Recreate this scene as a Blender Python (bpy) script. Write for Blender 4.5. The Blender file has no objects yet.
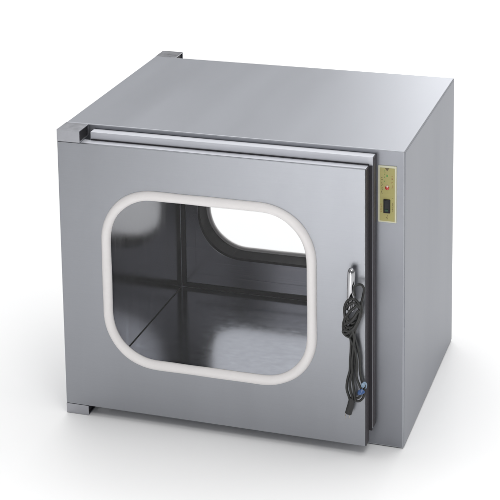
import bpy, bmesh, math, random
from mathutils import Vector, Matrix
random.seed(7)
S = bpy.context.scene
COL = S.collection

# ------------------------------------------------------------------ camera
cam = bpy.data.cameras.new("camera"); co = bpy.data.objects.new("camera", cam); COL.objects.link(co)
Rm = Matrix(((0.94322438, -0.04536775, 0.32904338),
             (0.33148820, 0.19136920, -0.92384707),
             (-0.02105590, 0.98046907, 0.19554297)))
co.matrix_world = Matrix.Translation((1.34778952, -3.04493332, 1.65574264)) @ Rm.to_4x4()
cam.sensor_width = 36; cam.lens = 1695.773 / 500 * 36
cam.shift_x = 65.9219 / 500; cam.shift_y = -312.695 / 500
cam.clip_start = 0.05; cam.clip_end = 500
S.camera = co

# ------------------------------------------------------------------ studio light
w = bpy.data.worlds.new("World"); S.world = w; w.use_nodes = True
nt = w.node_tree; nt.nodes.clear()
out = nt.nodes.new('ShaderNodeOutputWorld'); bg = nt.nodes.new('ShaderNodeBackground')
tc = nt.nodes.new('ShaderNodeTexCoord'); sx = nt.nodes.new('ShaderNodeSeparateXYZ')
rp = nt.nodes.new('ShaderNodeValToRGB')
nt.links.new(tc.outputs['Generated'], sx.inputs[0])
nt.links.new(sx.outputs['Z'], rp.inputs[0])
e = rp.color_ramp.elements
e[0].position = 0.0; e[0].color = (0.30, 0.31, 0.33, 1)
e[1].position = 0.55; e[1].color = (1.0, 1.0, 1.0, 1)
# the side of the studio behind the photographer is darker
mr_ = nt.nodes.new('ShaderNodeMapRange'); mr_.inputs['From Min'].default_value = -1; mr_.inputs['From Max'].default_value = 0.1
mr_.inputs['To Min'].default_value = 0.65; mr_.inputs['To Max'].default_value = 1.0
vs_ = nt.nodes.new('ShaderNodeVectorMath'); vs_.operation = 'SCALE'
nt.links.new(sx.outputs['Y'], mr_.inputs['Value']); nt.links.new(rp.outputs[0], vs_.inputs[0]); nt.links.new(mr_.outputs[0], vs_.inputs['Scale'])
nt.links.new(vs_.outputs[0], bg.inputs['Color']); bg.inputs['Strength'].default_value = 0.58
nt.links.new(bg.outputs[0], out.inputs[0])

def area(name, loc, target, size, power, col=(1, 1, 1)):
    l = bpy.data.lights.new(name, 'AREA'); l.shape = 'RECTANGLE'; l.size = size[0]; l.size_y = size[1]
    l.energy = power; l.color = col
    o = bpy.data.objects.new(name, l); COL.objects.link(o); o.location = loc
    o.rotation_euler = (Vector(target) - Vector(loc)).to_track_quat('-Z', 'Y').to_euler()
    return o
area("softbox_overhead", (0.2, 3.5, 7.0), (0.2, 3.2, 0), (9, 10), 540)
sb = area("helper_pool_front", (0.75, -1.75, 2.0), (0.45, -1.55, 0), (0.8, 0.6), 8); sb.data.spread = math.radians(50)  # added unseen lamp: bright floor pool for the door to reflect
sr = area("helper_pool_right", (1.15, -1.25, 1.9), (0.85, -0.75, 0), (0.8, 0.6), 4.2); sr.data.spread = math.radians(95)  # added unseen lamp: lifts the floor mirrored in the door's right half
area("helper_fill_low", (0.0, -3.1, 0.35), (0.6, 0, 0.2), (0.5, 0.5), 11)  # added unseen lamp: brightens the lower right of the door
area("helper_fill_back", (0.5, 4.6, 2.0), (0.4, 0.3, 0.5), (1.6, 1.1), 22)  # added unseen lamp: brightens the cabinet top towards the right, and the interior
S.view_settings.view_transform = 'Standard'; S.view_settings.look = 'None'
S.view_settings.gamma = 1; S.view_settings.exposure = 0.0

# ------------------------------------------------------------------ materials
def mat(name, base, rough=0.5, metal=0.0, streak=None, var=0.0, bump=0.0, scale=8.0, coat=0.0, spec=0.5, detail=6, bands=None):
    """streak: stretch vector for brushed grain; var: tone variation; bump strength"""
    m = bpy.data.materials.new(name); m.use_nodes = True
    n = m.node_tree.nodes; l = m.node_tree.links
    b = n['Principled BSDF']
    b.inputs['Base Color'].default_value = (*base, 1); b.inputs['Roughness'].default_value = rough
    b.inputs['Metallic'].default_value = metal; b.inputs['Coat Weight'].default_value = coat
    b.inputs['Specular IOR Level'].default_value = spec
    t = n.new('ShaderNodeTexCoord')
    mp = n.new('ShaderNodeMapping'); l.new(t.outputs['Object'], mp.inputs[0])
    if streak: mp.inputs['Scale'].default_value = streak
    nz = n.new('ShaderNodeTexNoise'); nz.inputs['Scale'].default_value = scale if not streak else 1.0
    nz.inputs['Detail'].default_value = detail; nz.inputs['Roughness'].default_value = 0.65
    l.new(mp.outputs[0], nz.inputs['Vector'])
    if var:
        cl = n.new('ShaderNodeTexNoise'); cl.inputs['Scale'].default_value = 5.0; cl.inputs['Detail'].default_value = 3
        if bands:     # broad tone bands along the grain, imitating streaked reflections
            m2 = n.new('ShaderNodeMapping'); m2.inputs['Scale'].default_value = bands; m2.inputs['Rotation'].default_value = (0.0, 0.18, 0.12)
            l.new(t.outputs['Object'], m2.inputs[0]); l.new(m2.outputs[0], cl.inputs['Vector'])
        else: l.new(t.outputs['Object'], cl.inputs['Vector'])
        ad = n.new('ShaderNodeMath'); ad.operation = 'ADD'
        l.new(nz.outputs[0], ad.inputs[0]); l.new(cl.outputs[0], ad.inputs[1])
        mr = n.new('ShaderNodeMapRange'); mr.inputs['From Min'].default_value = 0.6; mr.inputs['From Max'].default_value = 1.4
        mr.inputs['To Min'].default_value = 1 - var; mr.inputs['To Max'].default_value = 1 + var
        l.new(ad.outputs[0], mr.inputs['Value'])
        vm = n.new('ShaderNodeVectorMath'); vm.operation = 'SCALE'; vm.inputs[0].default_value = base
        l.new(mr.outputs[0], vm.inputs['Scale']); l.new(vm.outputs[0], b.inputs['Base Color'])
        r2 = n.new('ShaderNodeMapRange'); r2.inputs['From Min'].default_value = 0.6; r2.inputs['From Max'].default_value = 1.4
        r2.inputs['To Min'].default_value = rough * (1 - 4 * var); r2.inputs['To Max'].default_value = rough * (1 + 4 * var)
        l.new(ad.outputs[0], r2.inputs['Value']); l.new(r2.outputs[0], b.inputs['Roughness'])
    if bump:
        bp = n.new('ShaderNodeBump'); bp.inputs['Strength'].default_value = bump; bp.inputs['Distance'].default_value = 0.0006
        l.new(nz.outputs[0], bp.inputs['Height']); l.new(bp.outputs[0], b.inputs['Normal'])
    return m
STEEL = (0.378, 0.389, 0.420)
M = dict(
    body=mat('brushed_steel_body', STEEL, 0.42, 1.0, streak=(800, 50, 5), var=0.020, bump=0.07, bands=(2.2, .3, .3)),
    door=mat('brushed_steel_door', (0.288, 0.296, 0.318), 0.36, 1.0, streak=(7, 7, 800), var=0.04, bump=0.06, bands=(3.5, .5, .5)),
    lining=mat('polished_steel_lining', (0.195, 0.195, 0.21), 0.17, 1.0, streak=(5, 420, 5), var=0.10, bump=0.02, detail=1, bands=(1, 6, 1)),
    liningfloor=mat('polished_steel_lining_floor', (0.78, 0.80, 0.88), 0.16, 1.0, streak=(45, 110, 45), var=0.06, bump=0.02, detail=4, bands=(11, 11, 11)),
    side=mat('steel_side_shaded', (0.28, 0.29, 0.32), 0.42, 1.0, streak=(60, 500, 5), var=0.022, bump=0.05, bands=(.4, 1.8, .4)),  # darker copy of the body steel, painting in the side's shade
    backsteel=mat('polished_steel_inner_door', (0.46, 0.455, 0.485), 0.18, 1.0, streak=(5, 5, 400), var=0.06, bump=0.015, detail=1),
    bracket=mat('bracket_steel', (0.37, 0.375, 0.40), 0.38, 1.0, streak=(60, 60, 60), var=0.10, bump=0.2),
    inside=mat('bracket_dark_inside', (0.05, 0.05, 0.055), 0.6, 0.3, var=0.1),
    edge=mat('edge_steel_brightened', (0.60, 0.61, 0.65), 0.58, 0.7, streak=(7, 7, 600), var=0.04),  # lighter steel, painting in the brightness of the door's top faces
    edgelight=mat('edge_highlight', (0.40, 0.41, 0.44), 0.52, 1.0, var=0.02),  # slightly paler bevel steel, painting in the edge highlight
    frame=mat('darker_steel_frame', (0.245, 0.252, 0.275), 0.45, 1.0, streak=(60, 50, 500), var=0.03, bump=0.05),
    edgeshade=mat('door_edge_shade', (0.060, 0.054, 0.060), 0.42, 0.2, streak=(40, 40, 300), var=0.08, bump=0.1),  # dark tone standing in for shade on the door's side
    rubber_shade=mat('dark_rubber_and_shade', (0.036, 0.034, 0.039), 0.6, var=0.1, spec=0.2),  # seals, and the bar that stands in for shade by the latch
    sealant=mat('seam_dark', (0.014, 0.013, 0.015), 0.7, var=0.1, spec=0.08),
    gasket=mat('white_silicone', (0.78, 0.755, 0.75), 0.42, var=0.03, bump=0.25, scale=160),
    chrome=mat('chrome', (0.42, 0.42, 0.435), 0.16, 1.0, var=0.03),
    cord=mat('cord_rubber', (0.016, 0.0165, 0.0155), 0.42, var=0.15, bump=0.2, scale=200),
    plug=mat('plug_plastic', (0.016, 0.016, 0.016), 0.45, var=0.1, bump=0.3, scale=220),
    prong=mat('plug_prong', (0.60, 0.56, 0.50), 0.22, 1.0, var=0.03),
    blue=mat('blue_plastic', (0.035, 0.09, 0.24), 0.3, var=0.2, coat=0.4),
    paleblue=mat('pale_blue_plastic', (0.20, 0.29, 0.40), 0.25, var=0.2, coat=0.5),
    gold=mat('gold_plate', (0.38, 0.345, 0.13), 0.55, 0.1, streak=(40, 40, 200), var=0.12),
    cream=mat('cream_border', (0.62, 0.61, 0.46), 0.5, var=0.03),
    ink=mat('brown_ink', (0.13, 0.10, 0.045), 0.6, var=0.1),
    redink=mat('red_ink', (0.30, 0.12, 0.05), 0.5, var=0.1),
    greenink=mat('green_ink', (0.12, 0.28, 0.07), 0.5, var=0.1),
    led=mat('red_lens', (0.50, 0.03, 0.02), 0.12, var=0.1, coat=1.0),
    ledwhite=mat('lamp_highlight', (0.75, 0.55, 0.50), 0.10, var=0.02, coat=1.0),  # pale tone of the highlight painted on the red lens
    black=mat('switch_black', (0.010, 0.010, 0.012), 0.4, var=0.1, spec=0.25),
    greenlens=mat('green_rocker', (0.008, 0.05, 0.025), 0.4, var=0.1, spec=0.3),
    floor=mat('white_sweep', (0.93, 0.93, 0.93), 0.55, var=0.004),
)
# lightly tinted clear glass: fresnel mix of clear transmission and mirror reflection
g = bpy.data.materials.new('window_glass'); g.use_nodes = True
n = g.node_tree.nodes; l = g.node_tree.links; n.clear()
o_ = n.new('ShaderNodeOutputMaterial'); mx = n.new('ShaderNodeMixShader'); tr = n.new('ShaderNodeBsdfTransparent')
gl = n.new('ShaderNodeBsdfGlossy'); fr = n.new('ShaderNodeFresnel')
tr.inputs[0].default_value = (0.985, 0.988, 0.99, 1); gl.inputs['Roughness'].default_value = 0.02; fr.inputs['IOR'].default_value = 1.25
l.new(fr.outputs[0], mx.inputs[0]); l.new(tr.outputs[0], mx.inputs[1]); l.new(gl.outputs[0], mx.inputs[2]); l.new(mx.outputs[0], o_.inputs[0])
M['glass'] = g

# ------------------------------------------------------------------ helpers
def link(name, bm, m, parent=None, bevel=0.0, smooth=False, seg=2):
    bmesh.ops.recalc_face_normals(bm, faces=bm.faces[:])
    me = bpy.data.meshes.new(name); bm.to_mesh(me); bm.free()
    me.materials.append(M[m])
    o = bpy.data.objects.new(name, me); COL.objects.link(o)
    if parent: o.parent = parent
    if smooth:
        for p in me.polygons: p.use_smooth = True
    if bevel:
        b = o.modifiers.new('bevel', 'BEVEL'); b.width = bevel; b.segments = seg; b.limit_method = 'ANGLE'; b.angle_limit = math.radians(40)
        b.harden_normals = True
        for p in me.polygons: p.use_smooth = True
    return o
def box(bm, x0, x1, y0, y1, z0, z1):
    v = [bm.verts.new((x, y, z)) for x in (x0, x1) for y in (y0, y1) for z in (z0, z1)]
    for f in ((0, 1, 3, 2), (4, 6, 7, 5), (0, 4, 5, 1), (2, 3, 7, 6), (0, 2, 6, 4), (1, 5, 7, 3)):
        bm.faces.new([v[i] for i in f])
def nb(*boxes):
    bm = bmesh.new()
    for b in boxes: box(bm, *b)
    return bm
def rrect(x0, x1, z0, z1, r, n=14, p=2.0):
    """rounded rectangle loop (superelliptic corners when p > 2)"""
    pts = []
    for cx, cz, a0 in ((x1 - r, z1 - r, 0), (x0 + r, z1 - r, 90), (x0 + r, z0 + r, 180), (x1 - r, z0 + r, 270)):
        for i in range(n + 1):
            a = math.radians(a0 + 90 * i / n); c, s = math.cos(a), math.sin(a)
            pts.append((cx + r * math.copysign(abs(c) ** (2 / p), c), cz + r * math.copysign(abs(s) ** (2 / p), s)))
    return pts
def plate(outer, inner, y0, y1):
    """plate in the XZ plane between y0 and y1, outline outer, optional hole inner"""
    bm = bmesh.new(); E = []
    for lp in (outer, inner):
        if not lp: continue
        vs = [bm.verts.new((x, y0, z)) for x, z in lp]
        E += [bm.edges.new((vs[i], vs[(i + 1) % len(vs)])) for i in range(len(vs))]
    bmesh.ops.triangle_fill(bm, edges=E, use_beauty=True, use_dissolve=False)
    r = bmesh.ops.extrude_face_region(bm, geom=bm.faces[:])
    bmesh.ops.translate(bm, verts=[v for v in r['geom'] if isinstance(v, bmesh.types.BMVert)], vec=(0, y1 - y0, 0))
    return bm
def rect(x0, x1, z0, z1): return [(x0, z0), (x1, z0), (x1, z1), (x0, z1)]
def catmull(P, k=8, closed=False):
    P = [Vector(p) for p in P]; n = len(P); out = []
    for i in range(n if closed else n - 1):
        if closed: a, b, c, d = P[i - 1], P[i], P[(i + 1) % n], P[(i + 2) % n]
        else: a, b, c, d = P[max(i - 1, 0)], P[i], P[i + 1], P[min(i + 2, n - 1)]
        for j in range(k):
            t = j / k
            out.append(0.5 * ((2 * b) + (c - a) * t + (2 * a - 5 * b + 4 * c - d) * t * t + (3 * b - a - 3 * c + d) * t ** 3))
    if not closed: out.append(P[-1])
    return out
def sweep(bm, P, rad, sides=10, closed=False, ry=None):
    """tube along P; rad may be a function of 0..1; ry = radius along the second axis"""
    n = len(P); N = Vector((0, 1, 0)); rings = []
    for i in range(n):
        T = (P[(i + 1) % n] - P[i - 1]) if closed else (P[min(i + 1, n - 1)] - P[max(i - 1, 0)])
        T.normalize(); N = (N - T * N.dot(T)).normalized(); B = T.cross(N)
        r = rad(i / max(n - 1, 1)) if callable(rad) else rad
        r2 = r if ry is None else ry
        rings.append([bm.verts.new(P[i] + N * r2 * math.cos(2 * math.pi * k / sides) + B * r * math.sin(2 * math.pi * k / sides)) for k in range(sides)])
    for i in range(n if closed else n - 1):
        a, b = rings[i], rings[(i + 1) % n]
        for k in range(sides): bm.faces.new((a[k], a[(k + 1) % sides], b[(k + 1) % sides], b[k]))
    if not closed:
        bm.faces.new(rings[0]); bm.faces.new(rings[-1][::-1])
def empty(name, label, cat, loc=(0, 0, 0)):
    o = bpy.data.objects.new(name, None); COL.objects.link(o); o.location = loc
    o.empty_display_size = 0.1; o['label'] = label; o['category'] = cat
    return o

# ------------------------------------------------------------------ setting
bm = bmesh.new(); box(bm, -60, 60, -60, 60, -0.05, 0.0)
fl = link('floor', bm, 'floor'); fl['kind'] = 'structure'

# ------------------------------------------------------------------ the cabinet
W, D, H, T = 0.700, 0.523, 0.615, 0.0514
Z0 = 0.0015
cabinet = empty('pass_through_cabinet', 'brushed steel box with a white-rimmed rounded window in its door, standing on the white floor', 'cabinet')
IX0, IX1, IZ0, IZ1 = 0.052, 0.639, 0.052, 0.560
link('cabinet_body', plate([(0, Z0), (W, Z0), (W, H), (0, H)], rect(IX0, IX1, IZ0, IZ1), 0.0, D), 'body', cabinet, bevel=0.0022, seg=3)
body = cabinet.children[0]; body.data.materials.append(M['edgelight']); body.data.materials.append(M['frame']); body.modifiers['bevel'].material = 1
for p_ in body.data.polygons:
    if p_.normal.y < -0.9: p_.material_index = 2      # front frame, darker than the body
# inner lining: four polished sheets with open seams, dark sealant in the seams
s = 0.0016; g_ = 0.003
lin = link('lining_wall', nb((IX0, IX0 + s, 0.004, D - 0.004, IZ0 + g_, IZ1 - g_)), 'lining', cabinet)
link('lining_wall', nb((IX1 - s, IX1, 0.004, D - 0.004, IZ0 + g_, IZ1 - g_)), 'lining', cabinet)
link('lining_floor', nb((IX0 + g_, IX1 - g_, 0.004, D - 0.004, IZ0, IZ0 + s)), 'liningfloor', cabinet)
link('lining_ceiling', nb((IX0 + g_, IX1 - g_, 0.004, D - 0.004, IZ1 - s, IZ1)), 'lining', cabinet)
link('side_panel', nb((W - 0.0005, W + 0.0008, 0.0035, D - 0.0035, Z0 + 0.003, H - 0.0035)), 'side', cabinet, bevel=0.0005)  # added sheet whose darker steel paints in the side's shade
for xa, xb in ((IX0 + 0.0002, IX0 + 0.0028), (IX1 - 0.0028, IX1 - 0.0002)):
    for za, zb in ((IZ0 + 0.0002, IZ0 + 0.0028), (IZ1 - 0.0028, IZ1 - 0.0002)):
        link('seam_sealant', nb((xa, xb, 0.006, D - 0.006, za, zb)), 'sealant', lin)

# the folded sheet is a little out of square along its rear right edge
for o in (body, bpy.data.objects['side_panel']):
    for v in o.data.vertices:
        if v.co.x > W - 0.001 and v.co.y > D - 0.01: v.co.x -= 0.0022

DX1, DZ0, DZ1 = 0.6353, 0.022, 0.590          # front slab of the door
HX0, HX1, HZA, HZB, HR = 0.0985, 0.5315, 0.131, 0.4965, 0.108   # window hole
def make_door(yf, sgn, front):
    """yf = plane of the cabinet face, sgn = -1 for the front door and +1 for the rear one"""
    Y = lambda d: yf + sgn * d
    d = bpy.data.objects.new('door', None); COL.objects.link(d); d.parent = cabinet; d.location = (0, 0, 0)
    lift = 0.0 if front else 0.005          # the rear window sits slightly higher
    HZ0, HZ1 = HZA + lift, HZB + lift * 0.3
    hole = rrect(HX0, HX1, HZ0, HZ1, HR, 18, 2.1)
    big = rect(0.080, 0.620, 0.080, 0.532)
    link('front_panel', plate(rect(0.0004, DX1, DZ0, DZ1), hole, Y(T), Y(T - 0.006)), 'door', d, bevel=0.0009)
    link('panel_return', plate(rect(0.0006, DX1 - 0.0002, DZ0 + 0.0002, DZ1 - 0.0002), big, Y(T - 0.0030), Y(0.024)), 'edge', d)
    link('door_flange', plate([(0.062, 0.042), (0.638, 0.042), (0.6435, 0.048), (0.6435, 0.6065), (0.062, 0.6065)], big, Y(0.0238), Y(0.002)), 'edge', d, bevel=0.001)
    link('latch_shade', nb((0.6360, 0.6433, *sorted((Y(0.0265), Y(0.0239))), 0.044, 0.5895)), 'rubber_shade', d, bevel=0.0006)  # dark bar standing in for shade on the flange front
    link('lip_seam', nb((0.064, 0.636, *sorted((Y(0.0262), Y(0.0239))), 0.5895, 0.5922)), 'rubber_shade', d)
    # dark strips standing in for shade on the latch side
    link('edge_shade', nb((DX1 + 0.0001, DX1 + 0.0016, *sorted((Y(T - 0.0015), Y(0.0245))), DZ0 + 0.0005, DZ1 - 0.001),
                          ), 'edgeshade', d)
    link('side_shade', nb((0.6437, 0.6455, *sorted((Y(0.0225), Y(0.003))), 0.050, 0.6055)), 'edgeshade', d, bevel=0.0005)
    link('opening_seal', plate(rect(IX0 + 0.002, IX1 - 0.002, IZ0 + 0.002, IZ1 - 0.002), rect(IX0 + 0.013, IX1 - 0.013, IZ0 + 0.013, IZ1 - 0.013), Y(0.0018), Y(-0.0030)), 'rubber_shade', d, bevel=0.001)
    if not front:     # closed inner pan with the window seal, seen through the front window
        link('inner_pan', plate(rect(IX0 + 0.0135, IX1 - 0.0135, IZ0 + 0.0135, IZ1 - 0.0135), hole, Y(0.0017), Y(-0.001)), 'backsteel', d, bevel=0.001)
        link('raised_pan', plate(rect(0.090, 0.610, 0.090, 0.524), hole, Y(-0.0011), Y(-0.0038)), 'backsteel', d, bevel=0.002)
        link('window_collar', plate(rrect(HX0 - 0.0002, HX1 + 0.0002, HZ0 - 0.0002, HZ1 + 0.0002, HR, 18, 2.1), rrect(HX0 + 0.005, HX1 - 0.005, HZ0 + 0.006, HZ1 - 0.005, HR - 0.004, 18, 2.1), Y(T - 0.007), Y(-0.0050)), 'sealant', d)
    link('window_pane', plate(rrect(HX0 + 0.0004, HX1 - 0.0004, HZ0 + 0.0004, HZ1 - 0.0004, HR - 0.0004, 18, 2.1), None, Y(T - 0.0012), Y(T - 0.0050)), 'glass', d)
    # fat white gasket, D-shaped section, with slight hand-fitted waviness
    c = rrect(HX0 + 0.0022, HX1 - 0.0022, HZ0 + 0.0022, HZ1 - 0.0022, HR - 0.002, 18, 2.1)
    pts = []
    for i, (x, z) in enumerate(c):
        x2, z2 = c[(i + 1) % len(c)]
        L = math.hypot(x2 - x, z2 - z); k = max(1, int(L / 0.012))
        for j in range(k): pts.append(Vector((x + (x2 - x) * j / k, Y(T), z + (z2 - z) * j / k)))
    bm = bmesh.new(); m_ = len(pts)
    sweep(bm, pts, lambda t: 0.0098 + 0.0002 * math.sin(t * 44) + 0.0002 * math.sin(t * 97 + 1), sides=20, closed=True, ry=0.0100)
    link('window_gasket', bm, 'gasket', d, smooth=True)
    return d
door_f = make_door(0.0, -1, True)
door_b = make_door(D, 1, False)

# hinge brackets: short lengths of square tube, open at the right end
BW, BH = 0.0495, 0.0245
def bracket(y0, y1, z0, z1):
    th = 0.0022
    bm = bmesh.new()
    o = [(y0, z0), (y1, z0), (y1, z1), (y0, z1)]
    i_ = [(y0 + th, z0 + th), (y1 - th, z0 + th), (y1 - th, z1 - th), (y0 + th, z1 - th)]
    vo0 = [bm.verts.new((0, y, z)) for y, z in o]; vo1 = [bm.verts.new((BW, y, z)) for y, z in o]
    vi1 = [bm.verts.new((BW, y, z)) for y, z in i_]; vi0 = [bm.verts.new((0.004, y, z)) for y, z in i_]
    bm.faces.new(vo0); bm.faces.new(vi0)
    for k in range(4):
        j = (k + 1) % 4
        bm.faces.new((vo0[k], vo0[j], vo1[j], vo1[k])); bm.faces.new((vo1[k], vo1[j], vi1[j], vi1[k])); bm.faces.new((vi1[k], vi1[j], vi0[j], vi0[k]))
    b = link('hinge_bracket', bm, 'bracket', cabinet, bevel=0.0006)
    link('tube_shade', nb((BW - 0.008, BW - 0.004, y0 + th + .0002, y1 - th - .0002, z0 + th + .0002, z1 - th - .0002)), 'inside', b)  # dark block standing in for the shade inside the open tube
    link('hinge_pin', (lambda q: (bmesh.ops.create_cone(q, cap_ends=True, segments=20, radius1=0.004, radius2=0.004, depth=0.004,
         matrix=Matrix.Translation((0.026, (y0 + y1) / 2, z0 - 0.0019 if z0 > 0.3 else z1 + 0.0019))), q)[1])(bmesh.new()), 'chrome', b)
for ya, yb in ((-T, -0.0003), (D + 0.0003, D + T)):
    bracket(ya, yb, H - BH, H)
    bracket(ya, yb, 0.0006, 0.0214)

# ------------------------------------------------------------------ control panel on the frame strip
PX0, PX1, PZ0, PZ1 = 0.6490, 0.6848, 0.4700, 0.5840
panel = link('control_panel', plate(rrect(PX0, PX1, PZ0, PZ1, 0.0015, 4), None, -0.0003, -0.0018), 'cream', cabinet, bevel=0.0003)
link('gold_plate', plate(rrect(PX0 + 0.0030, PX1 - 0.0034, PZ0 + 0.0028, PZ1 - 0.0042, 0.001, 4), None, -0.00185, -0.0024), 'gold', panel)
xc = 0.6668
bm = bmesh.new()       # dark notch-like mark hanging from the top border
bmesh.ops.create_cone
v = [bm.verts.new(p) for p in ((xc - 0.0048, -0.0026, 0.5798), (xc + 0.0040, -0.0026, 0.5798), (xc - 0.0002, -0.0026, 0.5735))]
bm.faces.new(v); r_ = bmesh.ops.extrude_face_region(bm, geom=bm.faces[:]); bmesh.ops.translate(bm, verts=[q for q in r_['geom'] if isinstance(q, bmesh.types.BMVert)], vec=(0, .0003, 0))
link('maker_mark', bm, 'ink', panel)
def glyphs(x, z0, z1, wid, count, m, name, keep=0.8):
    """tiny vertical lettering, too small in the photograph to be read: short strokes only"""
    bm = bmesh.new(); dz = (z1 - z0) / count
    for k in range(count):
        if random.random() > keep: continue
        za = z0 + k * dz
        for q in range(3):
            a = x + wid * random.choice((-.5, -.1, .2)); b_ = za + dz * random.choice((0.05, .3, .5))
            if random.random() < .5: box(bm, a, a + wid * .5, -0.0026, -0.0023, b_, b_ + 0.0008)
            else: box(bm, a, a + 0.0008, -0.0026, -0.0023, b_, b_ + dz * .4)
    return link(name, bm, m, panel)
glyphs(0.6560, 0.527, 0.564, 0.0026, 12, 'ink', 'side_lettering')
glyphs(0.6550, 0.490, 0.518, 0.0022, 8, 'redink', 'side_lettering', .6)
glyphs(0.6765, 0.540, 0.566, 0.0026, 8, 'redink', 'side_lettering')
glyphs(0.6770, 0.492, 0.522, 0.0024, 8, 'ink', 'side_lettering', .7)
glyphs(0.6615, 0.552, 0.576, 0.0020, 6, 'greenink', 'green_lettering')
glyphs(0.6668, 0.4765, 0.4845, 0.0034, 3, 'ink', 'lower_mark', 1.0)
bm = bmesh.new(); box(bm, 0.6650, 0.6682, -0.0026, -0.0023, 0.5620, 0.5665); link('green_mark', bm, 'greenink', panel)
def dome(x, y, z, r, ry, m, name, par, seg=20):
    bm = bmesh.new(); bmesh.ops.create_uvsphere(bm, u_segments=seg, v_segments=12, radius=1)
    bmesh.ops.scale(bm, vec=(r, ry, r), verts=bm.verts[:]); bmesh.ops.translate(bm, vec=(x, y, z), verts=bm.verts[:])
    return link(name, bm, m, par, smooth=True)
lamp = dome(0.6668, -0.0024, 0.5400, 0.0042, 0.0040, 'led', 'indicator_lamp', panel)
dome(0.6672, -0.0034, 0.5432, 0.0024, 0.0030, 'ledwhite', 'lamp_glint', lamp)  # pale dome standing in for the highlight on the lamp
bm = bmesh.new()
sw = link('rocker_switch', plate(rect(0.6598, 0.6728, 0.4895, 0.5170), rect(0.6614, 0.6712, 0.4915, 0.5150), -0.0023, -0.0050), 'black', panel, bevel=0.0005)
bm = bmesh.new()       # rocker with a kinked face
prof = [(-0.0023, 0.4917), (-0.0062, 0.4917), (-0.0040, 0.5035), (-0.0052, 0.5148), (-0.0023, 0.5148)]
a = [bm.verts.new((0.6616, y, z)) for y, z in prof]; b = [bm.verts.new((0.6710, y, z)) for y, z in prof]
bm.faces.new(a); bm.faces.new(b[::-1])
for k in range(5): bm.faces.new((a[k], a[(k + 1) % 5], b[(k + 1) % 5], b[k]))
rk = link('rocker', bm, 'black', sw, bevel=0.0004)
link('rocker_lens', nb((0.6632, 0.6694, -0.0067, -0.0050, 0.4935, 0.4975)), 'greenlens', sw)

# ------------------------------------------------------------------ handle on the front door
hx = 0.6107
bm = bmesh.new()
P = []; NH = 40
for i in range(NH + 1):
    t_ = 0.5 - 0.5 * math.cos(math.pi * i / NH)
    P.append(Vector((hx + 0.0020 * (t_ - .4), -T - 0.0130 - 0.003 * math.sin(math.pi * t_), 0.304 + 0.092 * t_)))
def hr(q):
    t_ = 0.5 - 0.5 * math.cos(math.pi * q); dist = min(t_, 1 - t_) * 0.092; R_ = 0.0076
    return max(0.0002, R_ if dist >= R_ * 1.3 else R_ * math.sqrt(max(0, 1 - (1 - dist / (R_ * 1.3)) ** 2)))
sweep(bm, P, hr, sides=20)
handle = link('handle', bm, 'chrome', door_f, smooth=True)
for z in (0.322, 0.382):
    bm = bmesh.new()
    bmesh.ops.create_cone(bm, cap_ends=True, segments=18, radius1=0.0048, radius2=0.0056, depth=0.0135,
                          matrix=Matrix.Translation((hx, -T - 0.0066, z)) @ Matrix.Rotation(math.pi / 2, 4, 'X'))
    link('handle_post', bm, 'chrome', handle)

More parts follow.
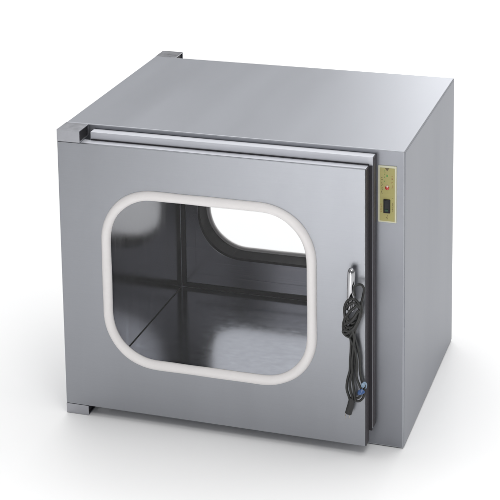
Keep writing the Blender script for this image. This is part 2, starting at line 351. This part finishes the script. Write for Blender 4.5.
# ------------------------------------------------------------------ power cord knotted round the handle
cord = empty('power_cord', 'black power cord knotted round the chrome door handle with its plug hanging down', 'power cord', (hx, -T - 0.02, 0.30))
cord['group'] = ''
del cord['group']
STR = {
    'loop': [(0.6215,-0.0774,0.3446), (0.6191,-0.0754,0.3597), (0.6240,-0.0714,0.3648), (0.6308,-0.0674,0.3648), (0.6354,-0.0654,0.3586), (0.6358,-0.0654,0.3495), (0.6344,-0.0694,0.3388), (0.6327,-0.0754,0.3289)],
    'right': [(0.6327,-0.0754,0.3289), (0.6343,-0.0754,0.3128), (0.6298,-0.0754,0.2959), (0.6224,-0.0734,0.2777), (0.6184,-0.0694,0.2590), (0.6219,-0.0634,0.2382), (0.6265,-0.0614,0.2111), (0.6270,-0.0604,0.1858), (0.6297,-0.0594,0.1649), (0.6351,-0.0594,0.1468), (0.6339,-0.0604,0.1304), (0.6267,-0.0634,0.1224), (0.6193,-0.0654,0.1244), (0.6168,-0.0634,0.1398), (0.6134,-0.0614,0.1635), (0.6159,-0.0594,0.2004), (0.6155,-0.0614,0.2365), (0.6125,-0.0654,0.2606)],
    'ring': [(0.6130,-0.0674,0.2574), (0.6017,-0.0694,0.2753), (0.5999,-0.0714,0.2985), (0.6005,-0.0754,0.3187), (0.6088,-0.0814,0.3355), (0.6190,-0.0834,0.3407), (0.6273,-0.0814,0.3348), (0.6317,-0.0794,0.3202), (0.6283,-0.0814,0.2982), (0.6160,-0.0794,0.2753), (0.6022,-0.0714,0.2629), (0.5953,-0.0654,0.2687), (0.5968,-0.0654,0.2853), (0.6107,-0.0814,0.3103), (0.6249,-0.0834,0.3272), (0.6303,-0.0734,0.3298), (0.6284,-0.0614,0.3123)],
    'wrap': [(0.5983,-0.0674,0.3069), (0.6109,-0.0824,0.3271), (0.6215,-0.0854,0.3337), (0.6293,-0.0814,0.3248), (0.6313,-0.0754,0.3083), (0.6253,-0.0814,0.2897), (0.6126,-0.0814,0.2737), (0.5999,-0.0734,0.2748), (0.5993,-0.0674,0.2927), (0.6136,-0.0854,0.2940), (0.6239,-0.0874,0.3084), (0.6298,-0.0834,0.3176), (0.6293,-0.0734,0.2990), (0.6184,-0.0734,0.2731), (0.6091,-0.0674,0.2548)],
    'fill': [(0.6040,-0.0740,0.3050), (0.6090,-0.0790,0.2960), (0.6180,-0.0800,0.2900), (0.6255,-0.0760,0.2950), (0.6270,-0.0780,0.3060), (0.6180,-0.0830,0.3000), (0.6080,-0.0800,0.2900), (0.6020,-0.0740,0.2820), (0.6090,-0.0780,0.2790), (0.6200,-0.0790,0.2840), (0.6240,-0.0740,0.2930), (0.6150,-0.0730,0.2850), (0.6060,-0.0720,0.2740), (0.6130,-0.0760,0.2690), (0.6190,-0.0740,0.2760)],
    'left': [(0.6116,-0.0774,0.2821), (0.6032,-0.0754,0.2719), (0.5957,-0.0694,0.2653), (0.6012,-0.0674,0.2569), (0.6100,-0.0674,0.2519), (0.6100,-0.0634,0.2304), (0.6081,-0.0614,0.2044), (0.6074,-0.0614,0.1835), (0.6024,-0.0614,0.1619), (0.6010,-0.0614,0.1429), (0.6068,-0.0634,0.1258), (0.6098,-0.0634,0.1137)],
    'mid': [(0.6165,-0.0814,0.2763), (0.6184,-0.0734,0.2566), (0.6153,-0.0674,0.2288), (0.6124,-0.0654,0.2027), (0.6128,-0.0654,0.1819), (0.6084,-0.0654,0.1584), (0.6093,-0.0654,0.1418), (0.6133,-0.0654,0.1277), (0.6118,-0.0634,0.1119)],
    'inner': [(0.6046,-0.0654,0.2595), (0.6125,-0.0694,0.2479), (0.6199,-0.0674,0.2253), (0.6223,-0.0654,0.1978), (0.6215,-0.0654,0.1748), (0.6262,-0.0654,0.1588), (0.6312,-0.0654,0.1449), (0.6272,-0.0654,0.1318), (0.6178,-0.0634,0.1253), (0.6128,-0.0634,0.1183)],
}
bm = bmesh.new()
for k, pts in STR.items():
    sweep(bm, catmull(pts, 8), 0.0027 if k in ('ring', 'wrap', 'left', 'fill') else 0.0023, sides=10)
wire = link('cord_wire', bm, 'cord', cord, smooth=True)
# plug: tapered strain relief, flat body, two prongs
bm = bmesh.new()
P = catmull([(0.6112, -0.0640, 0.1270), (0.6108, -0.0640, 0.1215), (0.6095, -0.0640, 0.1130), (0.6070, -0.0640, 0.1030), (0.6045, -0.0640, 0.0935)], 5)
sweep(bm, P, lambda t: 0.0043 + 0.0024 * min(1, t * 1.7) + (0.0008 if t < .5 and int(t * 20) % 2 else 0), sides=14, ry=0.0055)
plug = link('plug', bm, 'plug', cord, smooth=True)
for dx in (-0.0040, 0.0038):
    bm = bmesh.new()
    P = [Vector((0.6043 + dx, -0.0640, 0.0938)), Vector((0.6030 + dx, -0.0640, 0.0880)), Vector((0.6019 + dx, -0.0640, 0.0822))]
    sweep(bm, P, 0.0008, sides=8, ry=0.0024); link('prong', bm, 'prong', plug)
for o in (wire, plug):
    for ch in [o]: ch.matrix_parent_inverse = Matrix.Translation(-Vector(cord.location))
# blue wrapped tie caught between the strands
bm = bmesh.new()
sweep(bm, catmull([(0.6262, -0.0690, 0.1450), (0.6290, -0.0725, 0.1440), (0.6325, -0.0720, 0.1452), (0.6352, -0.0670, 0.1478)], 6), lambda t: 0.0046 + .0008 * math.sin(t * 9), sides=10, ry=0.0016)
tie = link('blue_tie', bm, 'blue', cord, smooth=True); tie.matrix_parent_inverse = Matrix.Translation(-Vector(cord.location))
bm = bmesh.new()
sweep(bm, catmull([(0.6328, -0.0655, 0.1530), (0.6350, -0.0670, 0.1590), (0.6385, -0.0650, 0.1625), (0.6400, -0.0600, 0.1560), (0.6385, -0.0580, 0.1490)], 6), lambda t: 0.0030 + .0012 * math.sin(t * 7), sides=10, ry=0.0012)
link('tie_tail', bm, 'paleblue', tie, smooth=True)
